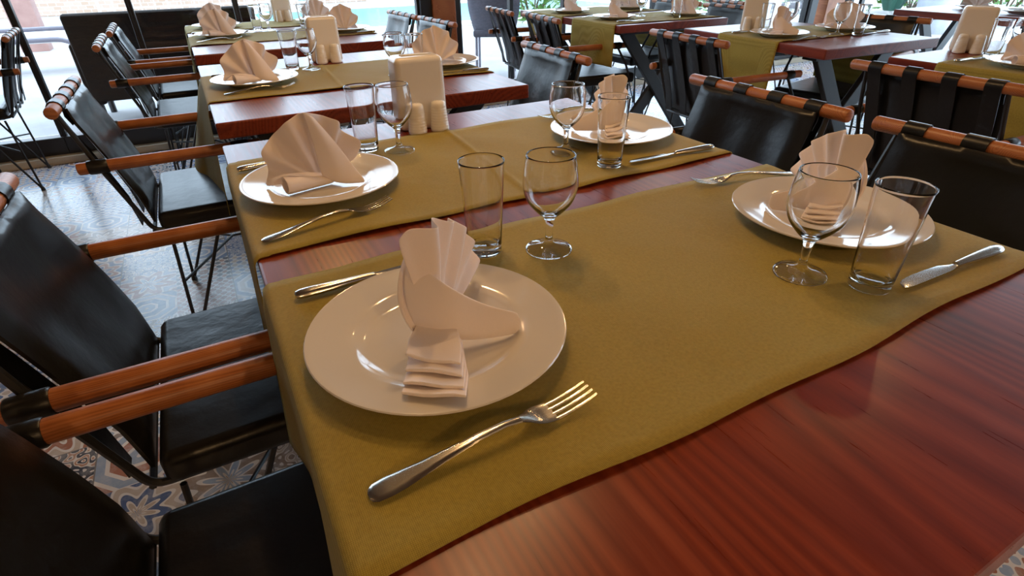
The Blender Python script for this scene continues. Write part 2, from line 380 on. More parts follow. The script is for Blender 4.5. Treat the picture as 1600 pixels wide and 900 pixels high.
# ------------------------------------------------------------------ tables
TOP = .75
def table(name_label, x0, x1, y0, y1, rz=0.0, th=.042):
    cx, cy = (x0 + x1) / 2, (y0 + y1) / 2; wx, wy = x1 - x0, y1 - y0
    t = empty('dining_table', (cx, cy, 0), rz); tag(t, name_label, 'table', 'red-brown wooden dining tables')
    b = bmesh.new(); box(b, (0, 0, TOP - th / 2), (wx, wy, th), .004, 2); obj('tabletop', b, 'table', t, False)
    ye = wy / 2 - .13; hx = wx / 2 - .12
    for s in (-1, 1):
        for k in (-1, 1):
            b = bmesh.new(); L_ = math.hypot(2 * hx, TOP - th - .01); ang = math.atan2(TOP - th - .01, 2 * hx) * k
            box(b, (0, 0, 0), (L_, .03, .075), .003, 1, Matrix.Rotation(-ang, 3, 'Y'))
            bmesh.ops.bisect_plane(b, geom=b.verts[:] + b.edges[:] + b.faces[:], plane_co=(0, 0, -(TOP - th) / 2), plane_no=(0, 0, -1), clear_outer=True)
            bmesh.ops.bisect_plane(b, geom=b.verts[:] + b.edges[:] + b.faces[:], plane_co=(0, 0, (TOP - th) / 2), plane_no=(0, 0, 1), clear_outer=True)
            bmesh.ops.holes_fill(b, edges=b.edges[:])
            bmesh.ops.translate(b, vec=(0, s * ye + k * .016, (TOP - th) / 2), verts=b.verts); obj('leg', b, 'steelframe', t, False)
    for s in (-1, 1):
        b = bmesh.new(); box(b, (0, s * ye, TOP - th - .012), (wx - .14, .075, .022), .003); obj('bracket', b, 'steelframe', t, False)
    return t
T = {}
T['T1'] = table('nearest red-brown wooden dining table with two olive runners across it', 0, .92, -.308, 1.025)
T['T2'] = table('red-brown wooden dining table directly behind the nearest one, one olive runner', 0, .915, 1.24, 2.24)
T['T3'] = table('third wooden dining table of the left row, close to the window', .0, .90, 2.55, 3.97)
T['T4'] = table('wooden dining table on crossed steel legs at the middle back', 2.20, 3.02, 2.37, 3.62, R(-2))
T['T5'] = table('wooden dining table on crossed steel legs right of centre, empty corner towards viewer', 2.35, 3.09, 1.17, 2.07, R(-4))
T['T6'] = table('wooden dining table cut by the right edge, brown leather chairs beside it', 2.34, 3.10, -.30, .95, R(-1))
T['T7'] = table('far dining table in the upper right corner, white with glare', 4.30, 5.1, 1.25, 2.1)

# ------------------------------------------------------------------ runners
def runner(x0, x1, ya, yb, dl, dr, seed, label, rz=0.0, piv=None, crease=None, flare=.004, far=0.0):
    rnd = random.Random(seed); r = .010; z = TOP + .0012
    path = []  # (x, z)
    nl = 12
    for i in range(nl): path.append((x0 - .006 - flare * (1 - i / nl) ** 1.2, z - r - dl + dl * i / nl))
    for i in range(6): a = PI / 2 * i / 5; path.append((x0 - .004 + r - r * math.cos(a), z - r + r * math.sin(a)))
    n = 160
    for i in range(1, n): path.append((x0 + r + (x1 - x0 - 2 * r) * i / n, z))
    for i in range(6): a = PI / 2 * i / 5; path.append((x1 + .004 - r + r * math.sin(a), z - r + r * math.cos(a)))
    for i in range(1, nl + 1): path.append((x1 + .006 + .01 * (i / nl), z - r - dr * i / nl))
    ph = [rnd.uniform(0, 6) for _ in range(6)]; rows = []; ny = 26
    for i, (x, zz) in enumerate(path):
        row = []
        for j in range(ny + 1):
            t = j / ny; y = ya + (yb - ya) * t
            e = .0035 * math.sin(x * 9 + ph[0]) + .002 * math.sin(x * 23 + ph[1])
            e2 = .0035 * math.sin(x * 8 + ph[2]) + .002 * math.sin(x * 19 + ph[3])
            y += e * (1 - t) + e2 * t
            lift = 0
            if x0 + .02 < x < x1 - .02:
                lift = .0009 * (1 + math.sin(x * 31 + ph[4] + 3 * t) * math.sin(t * 9 + ph[5])) + (.0022 * max(0, math.sin(x * 14 + ph[1])) * (max(0, 1 - t * 9) + max(0, t * 9 - 8)))
                if crease is not None: lift += .0030 * math.exp(-((x - crease - .03 * (t - .5)) / .006) ** 2)
            xx = x
            if zz < z - .02:
                d = (z - zz)
                s = -1 if x < (x0 + x1) / 2 else 1
                xx += s * max(0, .035 * d * math.sin(t * 7 + ph[0]) + .02 * d * math.sin(t * 15 + ph[2]) + .01 * d)
                y += .03 * d * (t - .5)
                if s < 0: xx -= far * t * d / dl
            hem = .0012 if (j in (0, 1, ny - 1, ny)) else 0
            row.append(Vector((xx, y, zz + lift + hem * (1 if abs(zz - z) < .001 else 0))))
        rows.append(row)
    c = Vector((piv[0], piv[1], 0)) if piv else Vector(((x0 + x1) / 2, (ya + yb) / 2, 0))
    base = c.copy(); base.z = TOP
    b = bmesh.new(); grid(b, [[p - base for p in row] for row in rows])
    o = obj('table_runner', b, 'linen', None, True, 60, base); o.rotation_euler = (0, 0, rz); solid(o, .0012, 1.0)
    tag(o, label, 'table runner', 'olive linen table runners'); return o
runner(0, .92, -.122, .327, .26, .10, 1, 'nearest olive linen runner, under the big front plate and fork', crease=None)
runner(0, .92, .408, .868, .30, .10, 2, 'olive linen runner on the nearest table, behind the strip of bare red wood', crease=.46)
runner(0, .915, 1.492, 1.955, .33, .05, 3, 'olive linen runner on the second table of the left row', crease=.40, flare=.004, far=.095)
runner(0, .90, 2.85, 3.27, .25, .05, 4, 'glare-whitened runner on the third left table, nearer of its two')
runner(0, .90, 3.475, 3.90, .25, .05, 5, 'glare-whitened runner on the third left table, by the window side')
runner(2.20, 3.02, 2.42, 2.88, .22, .24, 6, 'olive runner hanging over a chair seat from the middle back table', R(-2), (2.61, 2.995))
runner(2.20, 3.02, 3.00, 3.45, .27, .24, 7, 'farther runner of the middle back table, partly behind strappy chairs', R(-2), (2.61, 2.995))
runner(2.35, 3.09, 1.42, 1.80, .30, .26, 8, 'olive runner draped down beside strappy chair from the table right of centre', R(-4), (2.72, 1.62))
runner(2.34, 3.10, .34, .77, .30, .2, 9, 'olive runner on the table cut by the right edge', R(-1), (2.72, .325))

# ------------------------------------------------------------------ chair
def make_chair():
    t = empty('dining_chair')
    SX = [(-.338, .768), (-.330, .735), (-.301, .66), (-.272, .575), (-.250, .50), (-.238, .418)]
    # side frames
    for s in (-1, 1):
        b = bmesh.new()
        tube(b, rounded([(-.348, s * .206, .772), (-.300, s * .218, .62), (-.228, s * .212, .402), (.190, s * .214, .402), (.15, s * .225, .50), (.07, s * .225, .62)], .025), .0068, 8)
        tube(b, [(-.228, s * .214, .402), (-.228, 0, .402)], .006, 6); tube(b, [(.190, s * .214, .402), (.190, 0, .402)], .006, 6)
        obj('side_frame', b, 'iron', t)
    b = bmesh.new(); dowel(b, (-.345, -.262, .775), (-.345, .262, .775), .0158); rail = obj('top_rail', b, 'dowel', t)
    # backrest sling panel
    def prof(u):
        k = u * (len(SX) - 1); i = min(int(k), len(SX) - 2); f = k - i
        return SX[i][0] * (1 - f) + SX[i + 1][0] * f, SX[i][1] * (1 - f) + SX[i + 1][1] * f
    rows = []; NY, NZ = 24, 14
    def side(off):
        out = []
        for i in range(NZ + 1):
            u = i / NZ; x, z = prof(-.0 + 1.0 * u); row = []
            for j in range(NY + 1):
                v = 2 * j / NY - 1
                wdt = .193 + .004 * math.sin(u * 3)
                sag = -.018 * (1 - v * v) * math.sin(PI * min(1, u * 1.05)) + .0022 * math.sin(v * 8.5 + .6) * math.sin(PI * u)
                edge = max(abs(v), abs(2 * u - 1)); th = off * (1 - max(0, edge - .82) / .18 * .75)
                row.append(Vector((x + sag + .016 + th, v * wdt, z + .004)))
            out.append(row)
        return out
    b = bmesh.new(); A = grid(b, side(.013)); B = grid(b, side(-.009))
    for i in range(NZ):
        for j in (0, NY): b.faces.new((A[i][j], A[i + 1][j], B[i + 1][j], B[i][j]))
    for j in range(NY):
        for i in (0, NZ): b.faces.new((A[i][j], A[i][j + 1], B[i][j + 1], B[i][j]))
    back = obj('backrest', b, 'leather', t, True, 60)
    # four straps: up the rear, over the rail, down onto the front panel
    for yc in (-.172, -.058, .058, .172):
        b = bmesh.new(); rr = .0166; path = []
        for i in range(9):
            x, z = prof(1 - .9 * i / 9); path.append((x - .016, z))
        for i in range(9):
            a = PI * 1.05 - i / 8 * PI * 1.25; path.append((-.345 + rr * math.cos(a), .775 + rr * math.sin(a)))
        path.append((-.332, .752)); path.append((-.322, .728))
        strip_shell(b, path, yc - .022, yc + .022, .0026); obj('rail_strap', b, 'strap', back, True, 50)
    b = bmesh.new(); box(b, (.008, 0, .422), (.435, .445, .062), .020, 3)
    for v in b.verts:
        if v.co.z > .44: v.co.z += .010 * max(0, 1 - (v.co.x / .23) ** 2) * max(0, 1 - (v.co.y / .23) ** 2)
    mod(obj('seat', b, 'leather', t), 'WEIGHTED_NORMAL', keep_sharp=True)
    for s in (-1, 1):
        b = bmesh.new(); dowel(b, (-.345, s * .238, .622), (.135, s * .238, .622), .0165); ar = obj('armrest', b, 'dowel', t)
        for xc in (-.296, .065):
            b = bmesh.new(); tube(b, [(xc - .024, s * .238, .622), (xc - .021, s * .238, .622), (xc + .021, s * .238, .622), (xc + .024, s * .238, .622)], [.0178, .0192, .0192, .0178], 14); obj('leather_wrap', b, 'strap', ar)
    for s in (-1, 1):
        for (xa, xb, xf) in ((.18, .03, .15), (-.19, -.05, -.215)):
            b = bmesh.new(); ft = (xf, s * .232, .006)
            tube(b, [(xa, s * .215, .388), ft], .0056, 7); tube(b, [(xb, s * .205, .388), ft], .0056, 7)
            lg = obj('leg', b, 'iron', t)
            b = bmesh.new(); tube(b, [(xf, s * .232, 0), (xf, s * .232, .012), (xf, s * .231, .022)], [.011, .010, .007], 10); obj('foot_cap', b, 'iron', lg)
    b = bmesh.new()
    for s in (-1, 1):
        tube(b, [(.165, s * .222, .22), (.02, 0, .25)], .0045, 6); tube(b, [(-.2, s * .222, .22), (-.03, 0, .25)], .0045, 6)
    tube(b, [(.02, 0, .25), (-.03, 0, .25)], .0045, 6); obj('stretcher', b, 'iron', t)
    return t
CH = make_chair()
def chair(x, y, facing, label, grp='black leather sling chairs', dz=0.0):
    rz = {'+': 0, '-': PI}[facing] + R(dz)
    return place(CH, (x, y, 0), rz, label, 'chair', grp)
chair(-.005, .102, '+', 'nearest black leather chair, dark in the lower left corner', dz=0)
chair(-.005, .640, '+', 'left-hand black leather chair facing the nearest table behind the lower left one')
chair(-.015, 1.72, '+', 'black leather chair on the left with dowel arms tucked under the second table')
chair(-.03, 3.08, '+', 'nearer of two grey-lit leather chairs before the dark rattan sofa', dz=1)
chair(-.02, 3.70, '+', 'farther of two grey-lit leather chairs before the dark rattan sofa', dz=1)
chair(.955, .088, '-', 'black leather chair at the right edge facing the near right plate', dz=1)
chair(.962, .69, '-', 'black leather chair behind the far right plate of the nearest table', dz=-2)
chair(.90, 1.64, '-', 'black leather chair at the right end of the second left-row table', dz=-3)
chair(.955, 2.98, '-', 'right-hand leather chair of the window table, nearer one', dz=2)
chair(.93, 3.52, '-', 'right-hand leather chair of the window table, next to the wooden post', dz=2)
chair(2.26, 3.34, '+', 'strappy-backed leather chair beside the grey outdoor rattan chair', dz=-8)
chair(2.25, 2.78, '+', 'strappy-backed leather chair under the middle back table runner', dz=-7)
chair(2.305, 1.61, '+', 'strappy-backed leather chair seen from behind right of centre', dz=-5)
chair(2.285, .57, '+', 'dark leather chair seen from behind with four straps over its rail, right edge', dz=-2)
chair(3.08, 1.61, '-', 'brown-lit leather chair behind the table right of centre', dz=10)
chair(3.00, 2.65, '-', 'grey-blue leather chair behind the middle back table', dz=0)
chair(3.02, 3.225, '-', 'leather chair at the far corner of the middle back table', dz=0)
chair(-1.17, 3.72, '-', 'leather chair turned away at the far left edge by the window', dz=4)
chair(-1.22, 3.05, '-', 'leather chair turned away at the left edge, mostly out of frame', dz=0)
chair(4.02, 2.95, '+', 'small far leather chair beyond the middle back table', dz=-15)

# ------------------------------------------------------------------ tableware
ZT = TOP + .0038
def make_plate():
    b = bmesh.new()
    top = [(0, .0062), (.04, .0060), (.070, .0062), (.079, .0078), (.085, .0118), (.090, .0145), (.097, .01565), (.106, .0170), (.115, .0184), (.126, .0203), (.132, .0214), (.1345, .0214), (.1355, .0202)]
    bot = [(.1345, .0188), (.128, .0172), (.100, .0105), (.088, .005), (.083, .0008), (.080, 0), (.077, .0008), (.074, .0026), (0, .0026)]
    lathe(b, top + bot, 72); return obj('dinner_plate', b, 'china', None, True, 50)
PL = make_plate()
def make_tumbler():
    b = bmesh.new(); H = .130
    out = [(0, 0), (.020, 0), (.0228, .0012), (.0236, .004), (.0240, .02), (.0268, .075), (.0298, .127), (.0302, .1295), (.0297, .1305), (.0288, .1298)]
    inn = [(.0284, .127), (.0254, .075), (.0226, .022), (.0215, .0135), (.019, .0112), (0, .0105)]
    lathe(b, out + inn, 40); return obj('tumbler', b, 'glass', None, True, 180)
TU = make_tumbler()
def make_wine():
    b = bmesh.new()
    out = smooth_prof([(.0001, .0), (.0295, .0), (.0318, .0012), (.0312, .0030), (.022, .0058), (.011, .0095), (.0062, .015), (.0050, .022), (.0054, .036), (.0068, .044), (.0085, .0485), (.0180, .0575), (.0300, .072), (.0358, .0885), (.0365, .101), (.0348, .118), (.0322, .1335), (.0319, .1348)], 3)
    inn = smooth_prof([(.0312, .1352), (.0306, .1335), (.0332, .118), (.0349, .101), (.0342, .0890), (.0284, .0738), (.0165, .0605), (.0075, .0545), (0, .0530)], 3)
    lathe(b, [(0, 0)] + out[1:] + inn, 44); o = obj('wine_glass', b, 'glass', None, True, 180); o.data.materials.append(M['thin'])
    for p in o.data.polygons:
        if p.center.z < .0105 and math.hypot(p.center.x, p.center.y) < .0300: p.material_index = 1
    return o
WG = make_wine()
def sect(b, x, zc, wd, th, n=10, dish=0.0):
    return [b.verts.new((x, wd / 2 * math.cos(2 * PI * k / n), zc + th / 2 * math.sin(2 * PI * k / n) + dish * (math.cos(2 * PI * k / n)) ** 2)) for k in range(n)]
def loft(b, S):
    for a, c in zip(S, S[1:]):
        n = len(a)
        for k in range(n): b.faces.new((a[k], a[(k + 1) % n], c[(k + 1) % n], c[k]))
    b.faces.new(S[0][::-1]); b.faces.new(S[-1])
def make_fork():
    t = empty('dinner_fork')
    b = bmesh.new()   # handle end at x = -.105
    st = [(-.1055, .0022, .006, .0016), (-.104, .0024, .0135, .0022), (-.100, .0028, .0185, .0028), (-.090, .0036, .0205, .0032), (-.078, .0045, .0195, .0036), (-.060, .0066, .0155, .0042), (-.035, .0100, .0115, .0044), (-.010, .0130, .0085, .0044), (.015, .0138, .0072, .0042), (.030, .0118, .0085, .0038)]
    loft(b, [sect(b, *s) for s in st]); obj('handle', b, 'steel', t)
    b = bmesh.new(); st = [(.030, .0118, .0084, .0037, 12, 0), (.037, .0092, .0135, .0030, 12, .0008), (.043, .0068, .0205, .0025, 12, .0014), (.050, .0050, .0242, .0023, 12, .0016), (.057, .0042, .0248, .0022, 12, .0012), (.063, .0042, .0245, .0021, 12, .0006)]
    loft(b, [sect(b, *s) for s in st]); hd = obj('head', b, 'steel', t)
    for k in range(4):
        y0 = (k - 1.5) * .0064; b = bmesh.new()
        S = []
        for i in range(6):
            q = i / 5; S.append([v for v in sect(b, .0615 + .0435 * q, .0043 + .0008 * q + .0075 * q * q, .0042 - .0018 * q, .0021 - .0007 * q, 8)])
            for v in S[-1]: v.co.y += y0 * (1 + .02 * q)
        loft(b, S); obj('tine', b, 'steel', hd)
    return t
FK = make_fork()
def make_knife():
    t = empty('dinner_knife')
    b = bmesh.new(); st = [(-.104, .006, .006, .004), (-.1025, .006, .0125, .008), (-.097, .006, .0165, .0105), (-.085, .006, .0178, .0112), (-.060, .0058, .0160, .0105), (-.030, .0056, .0128, .0092), (-.012, .0054, .0105, .0080), (-.006, .0052, .0098, .0074)]
    loft(b, [sect(b, *s, 14) for s in st]); obj('handle', b, 'steel', t)
    b = bmesh.new(); S = []
    for (x, a, c, th) in ((-.007, -.0045, .0045, .006), (.0, -.0042, .0046, .0044), (.008, -.0066, .0062, .0030), (.016, -.0095, .0070, .0024), (.04, -.0105, .0075, .0021), (.07, -.0103, .0080, .0019), (.09, -.0082, .0082, .0017), (.100, -.0045, .0078, .0015), (.1045, .0008, .0064, .0012), (.106, .003, .005, .0008)):
        S.append([b.verts.new((x, y, z)) for y, z in ((a, .0042), (a * .5 + c * .5, .0042 - th / 2), (c, .0042 - th / 2), (c, .0042 + th / 2), (a * .5 + c * .5, .0042 + th / 2))])
    loft(b, S); obj('blade', b, 'blade', t, True, 25); return t
KN = make_knife()

# napkins folded into standing fans: x runs along the fan, y across it, z up
def patch(rows_in, nu=10, nv=8, bulge=(0, 0, 0)):
    """bilinear patch through a coarse grid of control points, smoothed"""
    A = [[Vector(p) for p in r] for r in rows_in]; H, W = len(A), len(A[0]); out = []
    def cr(P, t):
        k = min(int(t), len(P) - 2); f = t - k; a = P[max(k - 1, 0)]; b_ = P[k]; c = P[k + 1]; d = P[min(k + 2, len(P) - 1)]
        return .5 * (2 * b_ + (c - a) * f + (2 * a - 5 * b_ + 4 * c - d) * f * f + (3 * b_ - a - 3 * c + d) * f ** 3)
    for i in range(nu + 1):
        u = i / nu * (H - 1); row = []
        col = [cr([A[r][c] for r in range(H)], u) for c in range(W)]
        for j in range(nv + 1): row.append(cr(col, j / nv * (W - 1)))
        out.append(row)
    return out
def fan_from_tips(tips, base, seed):
    rnd = random.Random(seed); rows = []; n = len(tips)
    for q in (.0, .18, .4, .62, .82, 1.0):
        row = []
        for i, tp in enumerate(tips):
            b0 = Vector(base[0]).lerp(Vector(base[1]), i / (n - 1)); tp = Vector(tp)
            p = b0.lerp(tp, q); p.y += .004 * math.sin(q * PI) * math.sin(i * 1.7 + seed); row.append(p)
        # soften: one extra column between neighbours
        full = []
        for i in range(n - 1):
            full.append(row[i]); mpt = row[i].lerp(row[i + 1], .5); mpt.z -= .002 * q * rnd.random(); full.append(mpt)
        full.append(row[-1]); rows.append(full)
    return rows
def mir(rows, k): return [[Vector((p.x, k * p.y, max(p.z, .0022))) for p in r] for r in rows]
def cloth_part(name, rows, t, k, th=.0018, lv=2):
    b = bmesh.new(); grid(b, mir(rows, k)); o = obj(name, b, 'napkin', t, True, 180); solid(o, th, 0); mod(o, 'SUBSURF', levels=1, render_levels=lv); return o
def napkin_side(seed, k=1, stack=(.115, 22), sc=1.0, Rf=.128, a0=-10, a1=78, pl=5):
    """fan seen nearly edge-on with its pleat stack lying towards the viewer"""
    t = empty('napkin'); tips = []; n = 2 * pl + 1
    for i in range(n):
        f = i / (n - 1); a = R(a0 + (a1 - a0) * f); rr = Rf * (1 - .19 * f) * (1.0 if i % 2 == 0 else .955)
        tips.append((rr * math.sin(a), (.013 if i % 2 == 0 else -.011) * (1 - .25 * f), rr * math.cos(a)))
    tips.insert(0, (tips[0][0] - .010, .020, tips[0][2] * .93))
    cloth_part('fan', fan_from_tips(tips, ((-.016, .0, .010), (.012, -.002, .010)), seed), t, k)
    fl = [[(-.010, .024, .094), (-.012, .006, .082), (-.012, -.020, .066), (.004, -.048, .042), (.022, -.078, .026)],
          [(-.026, .024, .070), (-.026, .004, .060), (-.022, -.022, .045), (-.004, -.050, .026), (.022, -.082, .017)],
          [(-.032, .018, .040), (-.032, .002, .034), (-.026, -.022, .024), (-.008, -.050, .013), (.020, -.082, .009)],
          [(-.030, .008, .012), (-.028, -.002, .011), (-.022, -.022, .009), (-.008, -.048, .006), (.016, -.078, .003)]]
    cloth_part('flap', patch(fl, 9, 12), t, k, .0028)
    cl = [[(.004, .016, .098), (-.012, .030, .090), (-.022, .026, .072)], [(-.014, .020, .070), (-.030, .030, .062), (-.034, .022, .046)], [(-.024, .012, .040), (-.036, .022, .036), (-.036, .014, .024)], [(-.026, .004, .014), (-.034, .010, .012), (-.032, .004, .008)]]
    cloth_part('front_fold', patch(cl, 8, 5), t, k, .0022)
    b = bmesh.new(); L0, az = stack; ca, sa = math.cos(R(az)), math.sin(R(az))
    for j in range(4):
        Lj = L0 - .016 * j + (.004 if j == 1 else 0); wj = .058 - .002 * j; rows = []
        for side in (0, 1):
            for i in range(9):
                f = i / 8; r = []
                for c in range(7):
                    g = c / 6 - .5; x = -.004 - Lj * f + (.014 * g + .002 * math.sin(seed + j)) * f; y = g * wj * (.62 + .38 * min(1, f * 1.6)) + .003 * (j - 1.5) * .4
                    z = .0015 + .0052 * j + .010 * (1 - f) ** 2 * (j / 3) + .0014 * math.sin(c + j * 2 + seed) * f + (.010 if j == 3 else .004 if j == 2 else 0) * f * max(0, g + .1)
                    z += (.0042 - .0014 * abs(2 * g) ** 4) if side else 0
                    z += .013 * max(0, (-x - .070) / .045) ** 1.3
                    r.append(b.verts.new((x * ca - y * sa, k * (x * sa + y * ca), z)))
                rows.append(r)
        n_ = 9
        for S in (rows[:n_], rows[n_:]):
            for p_, q_ in zip(S, S[1:]):
                for c in range(6): b.faces.new((p_[c], p_[c + 1], q_[c + 1], q_[c]))
        lo, hi = rows[:n_], rows[n_:]
        for i in range(n_ - 1):
            for c in (0, 6): b.faces.new((lo[i][c], lo[i + 1][c], hi[i + 1][c], hi[i][c]))
        for i in (0, n_ - 1):
            for c in range(6): b.faces.new((lo[i][c], lo[i][c + 1], hi[i][c + 1], hi[i][c]))
    o = obj('pleat_stack', b, 'napkin', t, True, 60); mod(o, 'BEVEL', width=.0012, segments=2, limit_method='ANGLE')
    return t
def napkin_open(seed, k=1, sc=1.0):
    """fan opened flat towards the viewer (-y), with a rolled end lying to the left"""
    t = empty('napkin')
    tips = [(-.098, -.022, .010), (-.086, .010, .032), (-.094, -.012, .068), (-.070, .012, .088), (-.044, -.012, .113), (-.020, .014, .120), (-.010, -.012, .127), (.018, .012, .114), (.046, -.004, .105), (.044, .014, .084), (.080, -.002, .065), (.062, .012, .030)]
    tips = [(x * sc, y, z * sc) for x, y, z in tips]
    cloth_part('fan', fan_from_tips(tips, ((-.020, -.010, .010), (.012, .004, .009)), seed), t, k, .0018)
    fl = [[(-.012, -.014, .126), (-.004, -.014, .122), (.002, -.012, .117)], [(-.006, -.022, .080), (.014, -.026, .078), (.030, -.020, .074)], [(-.004, -.026, .042), (.024, -.036, .036), (.052, -.030, .034)], [(.000, -.026, .016), (.030, -.042, .009), (.068, -.042, .008)], [(.010, -.018, .008), (.036, -.034, .004), (.066, -.042, .003)]]
    cloth_part('flap', patch(fl, 12, 8), t, k, .0024)
    rows = []
    for i in range(9):
        f = i / 8; c = Vector((-.064, -.048, .0175)).lerp(Vector((.014, -.020, .009)), f); rw = .0185 * (1 - f) + .012 * f; rh = .0155 * (1 - f) + .006 * f; row = []
        ax = Vector((.078, .028, 0)).normalized(); sd_ = Vector((-ax.y, ax.x, 0))
        for j in range(15):
            a = -PI * .62 + j / 14 * PI * 2.12; row.append(c + sd_ * rw * math.cos(a) * (1 - .012 * j) + Vector((0, 0, rh * math.sin(a) * (1 - .012 * j))))
        rows.append(row)
    cloth_part('rolled_end', rows, t, k, .0024)
    sk = [[(-.092, -.018, .020), (-.060, -.034, .032), (-.020, -.022, .026), (.010, -.008, .016)], [(-.090, -.028, .012), (-.062, -.046, .033), (-.022, -.034, .022), (.014, -.020, .012)]]
    cloth_part('front_fold', patch(sk, 5, 10), t, k, .002)
    return t
ZP = ZT + .0062
def put_plate(x, y, label): return place(PL, (x, y, ZT), random.uniform(0, 6), label, 'plate', 'white dinner plates')
def put_wine(x, y, label): return place(WG, (x, y, ZT), random.uniform(0, 6), label, 'wine glass', 'stemmed wine glasses')
def put_tumbler(x, y, label): return place(TU, (x, y, ZT), random.uniform(0, 6), label, 'tumbler', 'straight drinking tumblers')
def lay(proto, a, b_, label, cat, grp):      # a = handle end, b = tip end
    d = Vector(b_) - Vector(a); mid = (Vector(a) + Vector(b_)) / 2; L_ = .2105
    d.normalize(); c = Vector(a) + d * L_ / 2
    return place(proto, (c.x, c.y, ZT + .0002), math.atan2(d.y, d.x), label, cat, grp)
def put_fork(a, b_, label): return lay(FK, a, b_, label, 'fork', 'steel dinner forks')
def put_knife(a, b_, label): return lay(KN, a, b_, label, 'knife', 'steel dinner knives')

# nearest table
put_plate(.149, .108, 'large white dinner plate nearest the viewer')
put_plate(.775, .102, 'white dinner plate on the right behind the wine glass and tilted-looking tumbler')
put_plate(.141, .640, 'white dinner plate at left on the farther runner of the nearest table')
put_plate(.777, .636, 'white dinner plate at the far right corner of the nearest table')
def nap(proto, x, y, rz, label): return place(proto, (x, y, ZP), R(rz), label, 'napkin', 'white napkins folded into fans')
nap(napkin_side(1, 1, (.122, 22), 1, .133), .155, .113, 42, 'white folded napkin on the large nearest plate, seen edge-on')
nap(napkin_side(2, -1, (.090, 40), 1, .130), .790, .114, 70, 'white folded napkin seen through the near right wine glass')
nap(napkin_open(3), .145, .650, -8, 'white fan napkin on the left plate, opened flat towards the viewer')
nap(napkin_side(4, -1, (.085, 12), 1, .128), .785, .650, 78, 'white folded napkin behind the tumbler on the far right plate')
put_fork((.026, -.055), (.239, -.045), 'large steel fork in front of the nearest plate')
put_fork((.910, .260), (.732, .301), 'steel fork with tines towards viewer behind the near right plate')
put_fork((.014, .453), (.220, .498), 'steel fork in front of the left plate on the farther runner')
put_fork((.915, .845), (.717, .825), 'steel fork mostly hidden behind the far right plate')
put_knife((.027, .268), (.237, .271), 'steel knife half hidden behind the nearest plate')
put_knife((.885, -.081), (.679, -.072), 'steel knife by the near right tumbler')
put_knife((.012, .798), (.212, .830), 'steel knife hidden behind the left plate, only its handle showing')
put_knife((.897, .445), (.70, .459), 'steel knife in front of the far right plate')
put_tumbler(.282, .268, 'empty tumbler just behind the nearest napkin')
put_tumbler(.648, -.050, 'empty tumbler in front of the near right plate')
put_tumbler(.272, .815, 'empty tumbler right of the fan napkin on the nearest table')
put_tumbler(.650, .472, 'empty tumbler in front of the far right napkin')
put_wine(.362, .229, 'empty wine glass at the centre beside a tumbler')
put_wine(.603, .012, 'empty wine glass in front of the near right napkin')
put_wine(.328, .772, 'empty wine glass before the large white napkin holder')
put_wine(.627, .590, 'empty wine glass left of the far right plate')
# generic napkins for the tables behind
NA = napkin_open(5, 1, 1.04)
NB = napkin_open(6, -1, 1.04)
NC = napkin_side(7, 1, (.10, 15))
# second table
put_plate(.157, 1.725, 'white plate on the left of the second left-row table')
put_plate(.815, 1.715, 'white plate at the right end of the second left-row table')
nap(NA, .160, 1.725, -6, 'white fan napkin on the left plate of the second left-row table')
nap(NB, .80, 1.72, -12, 'white fan napkin poking up behind the large napkin holder')
put_fork((.048, 1.578), (.225, 1.589), 'fork in front of the left plate of the second table')
put_fork((.90, 1.88), (.70, 1.88), 'fork behind the right plate of the second table')
put_knife((.910, 1.517), (.72, 1.532), 'knife in front of the right plate of the second table')
put_knife((.03, 1.90), (.23, 1.91), 'knife behind the left plate of the second table')
put_tumbler(.308, 1.93, 'tumbler left of the second table napkin holder')
put_wine(.366, 1.89, 'wine glass left of the second table napkin holder')
put_tumbler(.66, 1.57, 'tumbler right of centre on the second table')
put_wine(.600, 1.60, 'wine glass peeking over the large napkin holder')
# third table
put_plate(.165, 3.16, 'white plate on the nearer runner of the window table, left side')
put_plate(.775, 3.03, 'white plate on the nearer runner of the window table, right side')
put_plate(.17, 3.66, 'white plate on the window table, far left')
put_plate(.75, 3.62, 'white plate on the window table, far right')
nap(NA, .165, 3.16, -4, 'white fan napkin at the front left of the window table')
nap(NB, .775, 3.03, -14, 'white fan napkin at the front right of the window table')
nap(NA, .17, 3.66, 8, 'white fan napkin at the far left of the window table')
nap(NB, .75, 3.62, -4, 'white fan napkin at the far right of the window table')
put_fork((.03, 2.98), (.23, 2.99), 'fork at the front left of the window table')
put_knife((.9, 2.88), (.70, 2.88), 'knife at the front right of the window table')
put_knife((.02, 3.36), (.22, 3.37), 'knife behind the front left napkin of the window table')
put_tumbler(.36, 3.36, 'tumbler at the left of the window table')
put_wine(.415, 3.32, 'wine glass at the left of the window table')
put_wine(.66, 3.52, 'wine glass in front of the pool on the window table')
put_tumbler(.60, 3.24, 'tumbler behind the second table napkin holder')
